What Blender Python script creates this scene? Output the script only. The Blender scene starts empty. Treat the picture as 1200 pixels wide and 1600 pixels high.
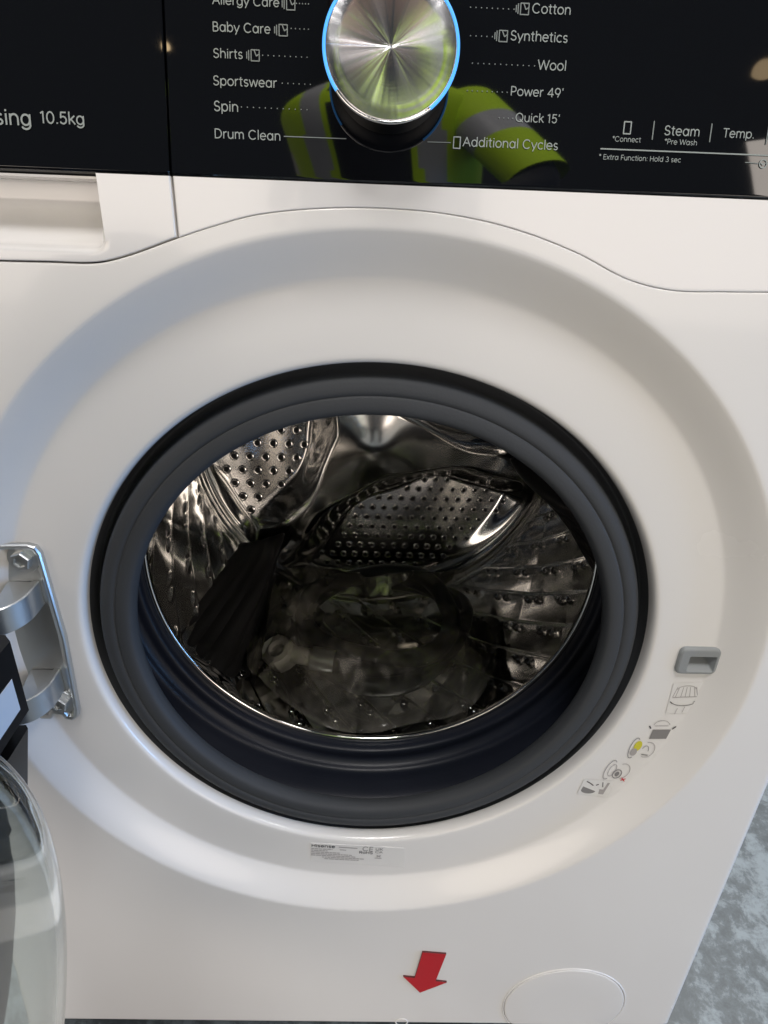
import bpy, bmesh, math, random
from mathutils import Vector, Matrix, noise
random.seed(7)
S = bpy.context.scene
COL = S.collection
PI = math.pi
R = math.radians

# ------------------------------------------------------------------ camera
cam_d = bpy.data.cameras.new('camera')
cam = bpy.data.objects.new('camera', cam_d)
COL.objects.link(cam)
cr = Vector((0.99935941, -0.00734087, 0.03502675))
cu = Vector((-0.02884685, 0.41402313, 0.90980916))
cb = Vector((-0.02118068, -0.91023676, 0.41354615))
M4 = Matrix((cr, cu, cb)).transposed().to_4x4()
M4.translation = Vector((-0.0019, -0.3109, 0.6844))
cam.matrix_world = M4
cam_d.sensor_fit = 'HORIZONTAL'
cam_d.sensor_width = 36
cam_d.lens = 36 * 927.4 / 1200
cam_d.clip_start = 0.01
cam_d.clip_end = 100
S.camera = cam

# ------------------------------------------------------------------ world, hall lamps and added fill (dim exhibition hall)
W = bpy.data.worlds.new('World')
S.world = W
W.use_nodes = True
bg = W.node_tree.nodes['Background']
bg.inputs[0].default_value = (0.85, 0.92, 1.0, 1)
bg.inputs[1].default_value = 0.055

def area(name, loc, target, sx, sy, power, col):
    d = bpy.data.lights.new(name, 'AREA')
    d.shape = 'RECTANGLE'
    d.size = sx
    d.size_y = sy
    d.energy = power
    d.color = col
    o = bpy.data.objects.new(name, d)
    COL.objects.link(o)
    o.location = loc
    o.rotation_euler = (Vector(target) - Vector(loc)).to_track_quat('-Z', 'Y').to_euler()
    return o

T0 = (0, 0, 0.45)
area('overhead_light', (-0.25, -1.25, 3.3), (-0.1, -0.3, 0), 0.7, 0.6, 38, (1.0, 0.97, 0.95))
area('overhead_light', (1.9, -1.15, 3.3), (0.2, -0.3, 0), 1.2, 0.5, 21, (1.0, 0.97, 0.95))
area('overhead_light', (-1.1, 1.5, 3.3), (0, -1.0, 0.9), 1.2, 0.6, 125, (1.0, 0.95, 0.91))  # added above and behind the machine to brighten the mirrored vest
area('overhead_light', (1.1, 1.5, 3.3), (0, -1.0, 0.9), 1.2, 0.6, 125, (1.0, 0.97, 0.94))  # its added twin on the right, also for the vest
area('tube_lamp', (-0.1, -0.7, 3.2), (0, -0.6, 0), 2.0, 0.05, 9, (1.0, 0.97, 0.94))
area('fill_panel', (-3.7, -2.9, 1.9), (0, 0, 0.5), 1.6, 1.3, 33, (1.0, 0.85, 0.71))  # unseen fill panels from here on, added to light the front
area('fill_panel', (3.1, -3.5, 2.1), (0, 0, 0.5), 1.5, 1.2, 24, (1.0, 0.90, 0.81))
area('fill_panel', (-1.9, -4.5, 0.95), (0, 0, 0.5), 2.7, 1.5, 49, (1.0, 0.88, 0.77))  # low added fill, standing in for the bright hall behind the person
area('fill_panel', (1.9, -4.5, 0.95), (0, 0, 0.5), 2.7, 1.5, 46, (1.0, 0.87, 0.755))
area('blue_side_light', (2.6, -0.40, 0.45), (0, 0, 0.45), 1.0, 0.8, 36, (0.22, 0.50, 1.0))  # unseen blue light from the low right
def bulb(loc, power, rad):
    d = bpy.data.lights.new('spot_bulb', 'POINT')
    d.energy = power
    d.shadow_soft_size = rad
    d.color = (1.0, 0.72, 0.40)
    o = bpy.data.objects.new('spot_bulb', d)
    COL.objects.link(o)
    o.location = loc
bulb((2.68, -4.0, 3.59), 0.5, 0.070)
bulb((-1.52, -4.0, 3.57), 0.3, 0.030)

S.view_settings.view_transform = 'Standard'
S.view_settings.look = 'None'
S.view_settings.exposure = 0.0
S.view_settings.gamma = 1
S.view_settings.use_curve_mapping = False

# ------------------------------------------------------------------ materials
MATS = {}
def mat(name, col, rough=0.5, metal=0.0, spec=0.5, coat=0.0, **kw):
    m = bpy.data.materials.new(name)
    m.use_nodes = True
    b = m.node_tree.nodes['Principled BSDF']
    b.inputs['Base Color'].default_value = (*col, 1)
    b.inputs['Roughness'].default_value = rough
    b.inputs['Metallic'].default_value = metal
    b.inputs['Specular IOR Level'].default_value = spec
    b.inputs['Coat Weight'].default_value = coat
    b.inputs['Coat Roughness'].default_value = kw.get('coat_rough', 0.04)
    if 'emit' in kw:
        b.inputs['Emission Color'].default_value = (*kw['emit'], 1)
        b.inputs['Emission Strength'].default_value = kw['estr']
    if 'trans' in kw:
        b.inputs['Transmission Weight'].default_value = kw['trans']
        b.inputs['IOR'].default_value = kw.get('ior', 1.5)
    MATS[name] = m
    return m

def nodes(m):
    nt = m.node_tree
    return nt, nt.nodes, nt.links, nt.nodes['Principled BSDF']

def add_noise(m, scale, amount, bump=0.0, bscale=None, rough_var=0.0):
    nt, N, L, b = nodes(m)
    tc = N.new('ShaderNodeTexCoord')
    n1 = N.new('ShaderNodeTexNoise')
    n1.inputs['Scale'].default_value = scale
    n1.inputs['Detail'].default_value = 6
    L.new(tc.outputs['Object'], n1.inputs['Vector'])
    base = tuple(b.inputs['Base Color'].default_value)
    if amount:
        mx = N.new('ShaderNodeMix')
        mx.data_type = 'RGBA'
        mx.inputs['A'].default_value = tuple(c * (1 - amount) for c in base[:3]) + (1,)
        mx.inputs['B'].default_value = tuple(min(1, c * (1 + amount)) for c in base[:3]) + (1,)
        L.new(n1.outputs['Fac'], mx.inputs['Factor'])
        L.new(mx.outputs['Result'], b.inputs['Base Color'])
    if rough_var:
        mr = N.new('ShaderNodeMapRange')
        r0 = b.inputs['Roughness'].default_value
        mr.inputs['To Min'].default_value = max(0.0, r0 - rough_var)
        mr.inputs['To Max'].default_value = r0 + rough_var
        L.new(n1.outputs['Fac'], mr.inputs['Value'])
        L.new(mr.outputs['Result'], b.inputs['Roughness'])
    if bump:
        n2 = N.new('ShaderNodeTexNoise')
        n2.inputs['Scale'].default_value = bscale or scale * 8
        n2.inputs['Detail'].default_value = 3
        L.new(tc.outputs['Object'], n2.inputs['Vector'])
        bp = N.new('ShaderNodeBump')
        bp.inputs['Strength'].default_value = bump
        bp.inputs['Distance'].default_value = 0.001
        L.new(n2.outputs['Fac'], bp.inputs['Height'])
        L.new(bp.outputs['Normal'], b.inputs['Normal'])

add_noise(mat('white_enamel', (0.80, 0.79, 0.775), 0.25, spec=0.5, coat=0.30, coat_rough=0.07), 5.0, 0.012, 0.03, 900, 0.07)
add_noise(mat('white_plastic', (0.80, 0.79, 0.785), 0.18, spec=0.5, coat=0.4, coat_rough=0.05), 3.0, 0.012, 0.02, 900, 0.02)
mat('black_glass', (0.003, 0.0035, 0.005), 0.03, spec=0.9, coat=0.0)
add_noise(mat('gasket_rubber', (0.050, 0.054, 0.060), 0.60, spec=0.25), 30, 0.10, 0.12, 700, 0.05)
add_noise(mat('bellows_rubber_shaded', (0.015, 0.018, 0.029), 0.40, spec=0.35), 30, 0.10, 0.10, 700, 0.05)  # gasket rubber recoloured darker and bluer: shade of the trough put into colour
mat('steel_edge', (0.80, 0.79, 0.77), 0.10, 1.0)
add_noise(mat('drum_steel', (0.70, 0.69, 0.67), 0.13, 1.0), 25, 0.05, 0.0, 90, 0.03)
mat('hole_black', (0.004, 0.004, 0.004), 0.6)
add_noise(mat('lifter_plastic', (0.026, 0.026, 0.027), 0.36), 40, 0.2, 0.1, 500)
add_noise(mat('zinc', (0.55, 0.57, 0.58), 0.36, 0.9), 60, 0.05, 0.02, 300, 0.05)
mat('knob_black', (0.003, 0.003, 0.003), 0.5, spec=0.2)
mat('black_plastic', (0.006, 0.006, 0.007), 0.42, spec=0.3)
add_noise(mat('latch_grey', (0.27, 0.29, 0.30), 0.5), 40, 0.05)
mat('print_pale', (0.32, 0.355, 0.345), 0.6, spec=0.2)
mat('print_dim', (0.22, 0.245, 0.24), 0.6, spec=0.2)
mat('print_grey', (0.24, 0.235, 0.235), 0.7, spec=0.2)
mat('print_dark', (0.05, 0.045, 0.05), 0.7, spec=0.2)
mat('print_soft', (0.40, 0.38, 0.38), 0.7, spec=0.2)
mat('print_yellow', (0.62, 0.58, 0.06), 0.7, spec=0.2)
mat('print_red', (0.60, 0.05, 0.06), 0.7, spec=0.2)
mat('label_film', (0.76, 0.755, 0.74), 0.32)
mat('red_vinyl', (0.50, 0.012, 0.020), 0.45)
mat('red_edge', (0.10, 0.02, 0.02), 0.5)
mat('paper', (0.74, 0.76, 0.80), 0.6)
mat('chrome', (0.85, 0.85, 0.86), 0.08, 1.0)
mat('blue_led', (0.05, 0.25, 0.7), 0.3, emit=(0.09, 0.42, 1.0), estr=0.95)
mat('hose_rubber', (0.026, 0.028, 0.030), 0.36)
mat('nut_plastic', (0.72, 0.72, 0.69), 0.45)
mat('vest_yellow', (0.60, 0.88, 0.004), 0.7)
mat('vest_strip', (0.50, 0.50, 0.52), 0.4)
mat('dark_cloth', (0.010, 0.011, 0.014), 0.9)
mat('skin', (0.38, 0.22, 0.15), 0.55)
mat('hair', (0.03, 0.02, 0.015), 0.6)

# clear door glass
g = mat('clear_glass', (0.84, 0.89, 0.88), 0.02, trans=1.0, ior=1.46)

# turned aluminium of the dial face
def dial_material():
    m = mat('turned_aluminium', (0.74, 0.74, 0.76), 0.16, 1.0)
    nt, N, L, b = nodes(m)
    b.inputs['Anisotropic'].default_value = 0.97
    tg = N.new('ShaderNodeTangent')
    tg.direction_type = 'RADIAL'
    tg.axis = 'Z'
    L.new(tg.outputs['Tangent'], b.inputs['Tangent'])
    tc = N.new('ShaderNodeTexCoord')
    sp = N.new('ShaderNodeSeparateXYZ')
    L.new(tc.outputs['Object'], sp.inputs[0])
    ln = N.new('ShaderNodeVectorMath')
    ln.operation = 'LENGTH'
    L.new(tc.outputs['Object'], ln.inputs[0])
    w = N.new('ShaderNodeTexNoise')
    w.noise_dimensions = '1D'
    w.inputs['Scale'].default_value = 3000
    w.inputs['Detail'].default_value = 2
    L.new(ln.outputs['Value'], w.inputs['W'])
    bp = N.new('ShaderNodeBump')
    bp.inputs['Strength'].default_value = 0.010
    bp.inputs['Distance'].default_value = 0.0004
    L.new(w.outputs['Fac'], bp.inputs['Height'])
    # slightly uneven turning from one direction to the next
    at = N.new('ShaderNodeMath')
    at.operation = 'ARCTAN2'
    L.new(sp.outputs['Y'], at.inputs[0])
    L.new(sp.outputs['X'], at.inputs[1])
    w2 = N.new('ShaderNodeTexNoise')
    w2.noise_dimensions = '1D'
    w2.inputs['Scale'].default_value = 2.4
    w2.inputs['Detail'].default_value = 1.5
    w2.inputs['Roughness'].default_value = 0.65
    L.new(at.outputs[0], w2.inputs['W'])
    ml = N.new('ShaderNodeMath')
    ml.operation = 'MULTIPLY'
    L.new(w2.outputs['Fac'], ml.inputs[0])
    L.new(ln.outputs['Value'], ml.inputs[1])
    bp2 = N.new('ShaderNodeBump')
    bp2.inputs['Strength'].default_value = 1.0
    bp2.inputs['Distance'].default_value = 0.010
    L.new(ml.outputs[0], bp2.inputs['Height'])
    L.new(bp.outputs['Normal'], bp2.inputs['Normal'])
    L.new(bp2.outputs['Normal'], b.inputs['Normal'])
    return m
dial_material()

# thin clear plastic film
def film_material():
    m = bpy.data.materials.new('clear_film')
    m.use_nodes = True
    nt = m.node_tree
    N, L = nt.nodes, nt.links
    N.clear()
    out = N.new('ShaderNodeOutputMaterial')
    tr = N.new('ShaderNodeBsdfTransparent')
    tr.inputs[0].default_value = (0.88, 0.87, 0.83, 1)
    gl = N.new('ShaderNodeBsdfGlossy')
    gl.inputs['Roughness'].default_value = 0.16
    gl.inputs['Color'].default_value = (0.8, 0.8, 0.78, 1)
    df = N.new('ShaderNodeBsdfDiffuse')
    df.inputs['Color'].default_value = (0.78, 0.73, 0.63, 1)
    fr = N.new('ShaderNodeFresnel')
    fr.inputs['IOR'].default_value = 1.35
    m1 = N.new('ShaderNodeMixShader')
    m2 = N.new('ShaderNodeMixShader')
    tc = N.new('ShaderNodeTexCoord')
    hz = N.new('ShaderNodeTexNoise')
    hz.inputs['Scale'].default_value = 26
    hz.inputs['Detail'].default_value = 5
    hz.inputs['Distortion'].default_value = 1.2
    L.new(tc.outputs['Object'], hz.inputs['Vector'])
    mr = N.new('ShaderNodeMapRange')
    mr.inputs['From Min'].default_value = 0.35
    mr.inputs['From Max'].default_value = 0.70
    mr.inputs['To Min'].default_value = 0.06
    mr.inputs['To Max'].default_value = 0.30
    L.new(hz.outputs['Fac'], mr.inputs['Value'])
    L.new(mr.outputs['Result'], m1.inputs[0])
    L.new(tr.outputs[0], m1.inputs[1])
    L.new(df.outputs[0], m1.inputs[2])
    L.new(fr.outputs[0], m2.inputs[0])
    L.new(m1.outputs[0], m2.inputs[1])
    L.new(gl.outputs[0], m2.inputs[2])
    L.new(m2.outputs[0], out.inputs[0])
    MATS['clear_film'] = m
film_material()

def floor_material():
    m = mat('mottled_floor', (0.2, 0.22, 0.23), 0.55)
    nt, N, L, b = nodes(m)
    tc = N.new('ShaderNodeTexCoord')
    n1 = N.new('ShaderNodeTexNoise')
    n1.inputs['Scale'].default_value = 46
    n1.inputs['Detail'].default_value = 5
    n1.inputs['Roughness'].default_value = 0.74
    n1.inputs['Distortion'].default_value = 0.25
    n2 = N.new('ShaderNodeTexNoise')
    n2.inputs['Scale'].default_value = 7
    n2.inputs['Detail'].default_value = 3
    n3 = N.new('ShaderNodeTexVoronoi')
    n3.inputs['Scale'].default_value = 120
    for n in (n1, n2, n3):
        L.new(tc.outputs['Object'], n.inputs['Vector'])
    mm = N.new('ShaderNodeMath')
    mm.operation = 'MULTIPLY_ADD'
    L.new(n2.outputs['Fac'], mm.inputs[0])
    mm.inputs[1].default_value = 0.45
    L.new(n1.outputs['Fac'], mm.inputs[2])
    cr_ = N.new('ShaderNodeValToRGB')
    e = cr_.color_ramp.elements
    e[0].position = 0.60
    e[0].color = (0.074, 0.086, 0.090, 1)
    e[1].position = 0.86
    e[1].color = (0.200, 0.232, 0.244, 1)
    k = e.new(0.71)
    k.color = (0.100, 0.116, 0.122, 1)
    k = e.new(0.76)
    k.color = (0.145, 0.168, 0.177, 1)
    L.new(mm.outputs[0], cr_.inputs[0])
    L.new(cr_.outputs[0], b.inputs['Base Color'])
    bp = N.new('ShaderNodeBump')
    bp.inputs['Strength'].default_value = 0.25
    bp.inputs['Distance'].default_value = 0.002
    L.new(n1.outputs['Fac'], bp.inputs['Height'])
    L.new(bp.outputs['Normal'], b.inputs['Normal'])
floor_material()

# ------------------------------------------------------------------ helpers
def build(name, verts, faces, m, parent=None, smooth=True, sharp=35, mats=None, midx=None):
    me = bpy.data.meshes.new(name)
    me.from_pydata([tuple(v) for v in verts], [], faces)
    for mm in (mats or [m]):
        me.materials.append(MATS[mm])
    if midx:
        me.polygons.foreach_set('material_index', midx)
    bm = bmesh.new()
    bm.from_mesh(me)
    bmesh.ops.recalc_face_normals(bm, faces=bm.faces)
    bm.to_mesh(me)
    bm.free()
    if smooth:
        me.shade_smooth()
        if sharp:
            me.set_sharp_from_angle(angle=R(sharp))
    o = bpy.data.objects.new(name, me)
    COL.objects.link(o)
    if parent:
        o.parent = parent
    return o

def empty(name, loc, label, cat, group=None):
    o = bpy.data.objects.new(name, None)
    COL.objects.link(o)
    o.location = loc
    o['label'] = label
    o['category'] = cat
    if group:
        o['group'] = group
    return o

class MB:
    """collects shapes into one mesh"""
    def __init__(self):
        self.v, self.f, self.mi = [], [], []
    def quadgrid(self, rows, close_u=False, close_v=False, mi=0):
        b = len(self.v)
        nr, nc = len(rows), len(rows[0])
        for r in rows:
            self.v.extend(r)
        for i in range(nr if close_v else nr - 1):
            i2 = (i + 1) % nr
            for j in range(nc if close_u else nc - 1):
                j2 = (j + 1) % nc
                self.f.append((b + i * nc + j, b + i * nc + j2, b + i2 * nc + j2, b + i2 * nc + j))
                self.mi.append(mi)
    def poly(self, pts, mi=0):
        b = len(self.v)
        self.v.extend(pts)
        self.f.append(tuple(range(b, b + len(pts))))
        self.mi.append(mi)
    def prism(self, pts, off, mi=0):
        """closed solid between polygon pts and pts+off"""
        b = len(self.v)
        n = len(pts)
        self.v.extend(pts)
        self.v.extend([tuple(Vector(p) + Vector(off)) for p in pts])
        self.f.append(tuple(range(b, b + n)))
        self.f.append(tuple(range(b + 2 * n - 1, b + n - 1, -1)))
        self.mi += [mi, mi]
        for i in range(n):
            j = (i + 1) % n
            self.f.append((b + i, b + j, b + n + j, b + n + i))
            self.mi.append(mi)
    def box(self, lo, hi, mi=0):
        (x0, y0, z0), (x1, y1, z1) = lo, hi
        self.prism([(x0, y0, z0), (x1, y0, z0), (x1, y0, z1), (x0, y0, z1)], (0, y1 - y0, 0), mi)
    def tube(self, path, rad, n=12, mi=0, cap=True, closed=False):
        P = [Vector(p) for p in path]
        rows = []
        up = Vector((0, 0, 1))
        prev = None
        for i, p in enumerate(P):
            if closed:
                t = (P[(i + 1) % len(P)] - P[i - 1]).normalized()
            else:
                t = (P[min(i + 1, len(P) - 1)] - P[max(i - 1, 0)]).normalized()
            if prev is None:
                a = t.cross(up)
                if a.length < 1e-3:
                    a = t.cross(Vector((1, 0, 0)))
                a.normalize()
            else:
                a = (prev - t * prev.dot(t)).normalized()
            prev = a
            bb = t.cross(a)
            r = rad(i / max(1, len(P) - 1)) if callable(rad) else rad
            rows.append([tuple(p + (a * math.cos(k * 2 * PI / n) + bb * math.sin(k * 2 * PI / n)) * r) for k in range(n)])
        b = len(self.v)
        self.quadgrid(rows, close_u=True, close_v=closed, mi=mi)
        if cap and not closed:
            self.f.append(tuple(range(b + n - 1, b - 1, -1)))
            self.f.append(tuple(range(b + (len(P) - 1) * n, b + len(P) * n)))
            self.mi += [mi, mi]
    def lathe(self, prof, n=128, c=(0, 0, 0.435), axis='Y', mi=0, close_prof=False, f=None):
        """prof: list of (radius, along)"""
        rows = []
        for r, a in prof:
            row = []
            for k in range(n):
                t = 2 * PI * k / n
                if axis == 'Y':
                    p = (c[0] + r * math.cos(t), c[1] + a, c[2] + r * math.sin(t))
                else:
                    p = (c[0] + r * math.cos(t), c[1] + r * math.sin(t), c[2] + a)
                row.append(f(p) if f else p)
            rows.append(row)
        self.quadgrid(rows, close_u=True, close_v=close_prof, mi=mi)
    def out(self, name, m, parent=None, smooth=True, sharp=35, mats=None):
        return build(name, self.v, self.f, m, parent, smooth, sharp, mats, self.mi if mats else None)

def smooth01(t):
    t = max(0.0, min(1.0, t))
    return t * t * (3 - 2 * t)

def spline(pts, x):
    """Catmull-Rom through (x, z) points"""
    n = len(pts)
    for i in range(n - 1):
        if x <= pts[i + 1][0] or i == n - 2:
            break
    p1, p2 = pts[i], pts[i + 1]
    p0 = pts[max(0, i - 1)]
    p3 = pts[min(n - 1, i + 2)]
    h = p2[0] - p1[0]
    t = (x - p1[0]) / h
    m1 = (p2[1] - p0[1]) / (p2[0] - p0[0]) * h
    m2 = (p3[1] - p1[1]) / (p3[0] - p1[0]) * h
    return ((2 * t ** 3 - 3 * t * t + 1) * p1[1] + (t ** 3 - 2 * t * t + t) * m1 +
            (-2 * t ** 3 + 3 * t * t) * p2[1] + (t ** 3 - t * t) * m2)

def resample(pts, n):
    """dense smooth profile from a coarse (a, b) polyline, Catmull-Rom by index"""
    out = []
    for i in range(len(pts) - 1):
        p0 = pts[max(0, i - 1)]
        p1, p2 = pts[i], pts[i + 1]
        p3 = pts[min(len(pts) - 1, i + 2)]
        for k in range(n):
            t = k / n
            out.append(tuple(0.5 * (2 * p1[d] + (p2[d] - p0[d]) * t + (2 * p0[d] - 5 * p1[d] + 4 * p2[d] - p3[d]) * t * t +
                                    (3 * p1[d] - p0[d] - 3 * p2[d] + p3[d]) * t ** 3) for d in range(len(p1))))
    out.append(tuple(pts[-1]))
    return out

# ------------------------------------------------------------------ the floor
ZC = 0.435          # axis height of the drum
FLOOR = -0.014
fl = MB()
fl.quadgrid([[(x * 0.5, y * 0.5, FLOOR) for x in range(-12, 13)] for y in range(-12, 9)])
floor = fl.out('floor', 'mottled_floor', None, True, 0)
floor['kind'] = 'structure'

# ------------------------------------------------------------------ the washing machine
WM = empty('washing_machine', (0, 0, FLOOR), 'white front-loading washing machine with its round door standing open', 'washing machine')
WM_OFF = Vector((0, 0, FLOOR))
def child(o, parent=None):
    """parent while keeping the world position of the mesh data"""
    o.parent = parent or WM
    o.matrix_parent_inverse = (parent or WM).matrix_world.inverted() if (parent and parent is not WM) else Matrix.Translation(-WM_OFF)
    return o

SEAM = [(-0.32, .669), (-.20, .6692), (-.16, .6697), (-.138, .6702), (-.1221, .674), (-.0974, .6827), (-.0813, .688), (-.06, .6938),
        (-.03, .6976), (0, .6987), (.03, .6973), (.0607, .6924), (.0929, .683), (.12, .6720), (.1433, .6676), (.17, .6678), (.20, .6685), (.32, .669)]
def seam(x):
    return spline(SEAM, x)
HW = 0.2975
PB = 0.7085         # bottom of the glass
ER = 0.007          # side edge radius
ZB = 0.012

def edge_round(d, r):
    """set-back at distance d from an edge rounded with radius r"""
    if d >= r:
        return 0.0
    d = max(0.0, d)
    return r - math.sqrt(max(0.0, r * r - (r - d) ** 2))

def front_panel():
    NA = 720
    angs = [2 * PI * k / NA for k in range(NA)]
    for cx, cz in ((HW, ZB), (-HW, ZB), (HW, seam(HW)), (-HW, seam(-HW))):
        angs.append(math.atan2(cz - ZC, cx) % (2 * PI))
    angs = sorted(angs)
    rows = None
    prof = [(.1890, .0250), (.1890, .0228), (.18915, .0203), (.1896, .0182), (.1903, .0166), (.1914, .0157), (.1928, .0154), (.1950, .0153), (.205, .0152), (.2105, .0152), (.2130, .0152), (.2160, .0152), (.2190, .0152), (.2225, .0152), (.2260, .0152), (.2295, .0152)]
    # concave foot of the slope, slope, rounded shoulder
    for k in range(1, 25):
        t = k / 24
        r = .2295 + (.2585 - .2295) * t
        prof.append((r, .0152 * (1 - (smooth01((t - .02) / .96) * 0.45 + max(0, min(1, (t - .12) / .76)) * 0.55))))
    ins = [.040, .026, .018, .0125, .009, .007, .0055, .004, .0027, .0018, .0012, .0007, .0003, 0.0]
    grid = []
    for t in angs:
        c, s = math.cos(t), math.sin(t)
        cand = []
        if c > 1e-6: cand.append(HW / c)
        if c < -1e-6: cand.append(-HW / c)
        if s < -1e-6: cand.append((ZB - ZC) / s)
        rb = min(cand) if cand else 9
        if s > 0.05:
            lo, hi = 0.2, 0.5
            for _ in range(40):
                mid = (lo + hi) / 2
                if ZC + mid * s > seam(max(-.31, min(.31, mid * c))): hi = mid
                else: lo = mid
            rb = min(rb, lo)
        col = []
        for r, y in prof:
            col.append((r * c, y, ZC + r * s))
        r0 = .2595
        for i in ins:
            r = max(r0 + 6e-5, rb - i) if i else rb
            r0 = r
            x, z = r * c, ZC + r * s
            y = max(edge_round(HW - abs(x), ER), edge_round(seam(max(-.31, min(.31, x))) - z, .0007), edge_round(z - ZB, .003))
            col.append((x, y, z))
        x, y, z = col[-1]
        col.append((x, .030, z))
        grid.append(col)
    m = MB()
    m.quadgrid(grid, close_v=True)
    keep = []
    for fc in m.f:
        cx = sum(m.v[q][0] for q in fc) / 4
        cz = sum(m.v[q][2] for q in fc) / 4
        if not (.2125 < cx < .2350 and .4245 < cz < .4405):
            keep.append(fc)
    m.f = keep
    return m.out('front_panel', 'white_enamel', None, True, 50)
fp = child(front_panel())

def fascia(name, xa, xb, gap, handle, matname):
    """white strip between seam and glass, a height field in (x, z)"""
    m = MB()
    xs = []
    x = xa
    while x < xb - 1e-6:
        d = min(x - xa, xb - x)
        xs.append(x)
        x += 0.0004 if d < .0022 else (.0012 if d < .009 else .002)
    xs.append(xb)
    rows = []
    NZ = 40 if handle else 14
    for x in xs:
        zb = seam(x) + gap
        zs = [zb + d for d in (0, .0004, .0009, .0016)] + [zb + .0016 + (PB - zb - .0016) * k / NZ for k in range(1, NZ + 1)]
        col = [(x, .022, zb)]
        for z in zs:
            y = max(edge_round(HW - abs(x), ER), edge_round(z - zb, .0006), edge_round(x - xa, .0008) if xa > -.29 else 0, edge_round(xb - x, .0008) if xb < .29 else 0)
            if handle:
                dx = -.1322 - x
                dz = z - .6742
                if dx > 0 and dz > 0:
                    # rounded corner
                    d = min(dx, dz)
                    rr = .006
                    if dx < rr and dz < rr:
                        d = rr - math.hypot(rr - dx, rr - dz)
                    if d > 0:
                        lipx = smooth01(d / .0045)
                        y += .024 * lipx * (0.22 * smooth01(dz / .004) + 0.78 * smooth01(dz / .024))
            col.append((x, y, z))
        rows.append(col)
    # side returns
    rows.insert(0, [(xa, .022, p[2]) for p in rows[0]])
    rows.append([(xb, .022, p[2]) for p in rows[-1]])
    m.quadgrid(rows)
    return m.out(name, matname, None, True, 50)
child(fascia('fascia', -.0977 + .0005, HW, .0002, False, 'white_plastic'))
drawer = child(fascia('drawer_front', -HW, -.0977 - .0005, .0008, True, 'white_plastic'))

m = MB()
m.box((-HW + .01, .0035, PB - .0022), (-.1335, .0235, PB - .0012))
child(m.out('handle_top', 'white_plastic', None, True, 30), drawer)
# cabinet shell
m = MB()
hx = HW - .002
m.box((-hx, .028, .02), (-hx + .003, .60, .838))
m.box((hx - .003, .028, .02), (hx, .60, .838))
m.box((-hx + .0031, .596, .02), (hx - .0031, .60, .838))
m.box((-HW, .028, .8385), (HW, .602, .848))
m.box((-hx + .0031, .028, .02), (hx - .0031, .595, .024))
child(m.out('cabinet', 'white_enamel', None, True, 35))
m = MB()
m.box((-hx + .004, .0345, .655), (hx - .004, .037, .83))
child(m.out('front_bulkhead', 'hole_black', None, False))
for x in (-.25, .25):
    for y in (.06, .55):
        m = MB()
        m.lathe([(0.001, FLOOR + .0005), (.022, FLOOR + .0005), (.022, FLOOR + .008), (.009, FLOOR + .012), (.009, .022), (.001, .022)], 24, (x, y, 0), 'Z')
        child(m.out('foot', 'black_plastic'))

# ------------------------------------------------------------------ control glass, tilted back
TA = R(11)
EN = Vector((0, -math.cos(TA), math.sin(TA)))
ES = Vector((0, math.sin(TA), math.cos(TA)))
P0 = Vector((0, 0, PB))
def G(x, s, h=0.0):
    return tuple(P0 + Vector((x, 0, 0)) + ES * s + EN * h)

def glass_plate(name, xa, xb):
    m = MB()
    rows = []
    S1 = .134
    ch = .0016
    for s, h in ((.0004, -.012), (.0002, -ch * 1.1), (.0006, -ch * .45), (ch * .9, -.0001), (ch * 1.4, 0), (.05, 0), (S1 - ch, 0), (S1, -ch), (S1, -.012)):
        row = []
        for x, dh in ((xa, -.012), (xa, -.0006), (xa + .0006, 0), (xa + (xb - xa) * .5, 0), (xb - .0006, 0), (xb, -.0006), (xb, -.012)):
            row.append(G(x, s, min(h, dh) if dh < -.001 else h + dh))
        rows.append(row)
    m.quadgrid(rows)
    return m.out(name, 'black_glass', None, True, 25)
gp = child(glass_plate('control_glass', -.0981 + .0004, HW - .001))
gd = child(glass_plate('drawer_glass', -HW + .001, -.0981 - .0004))

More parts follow.
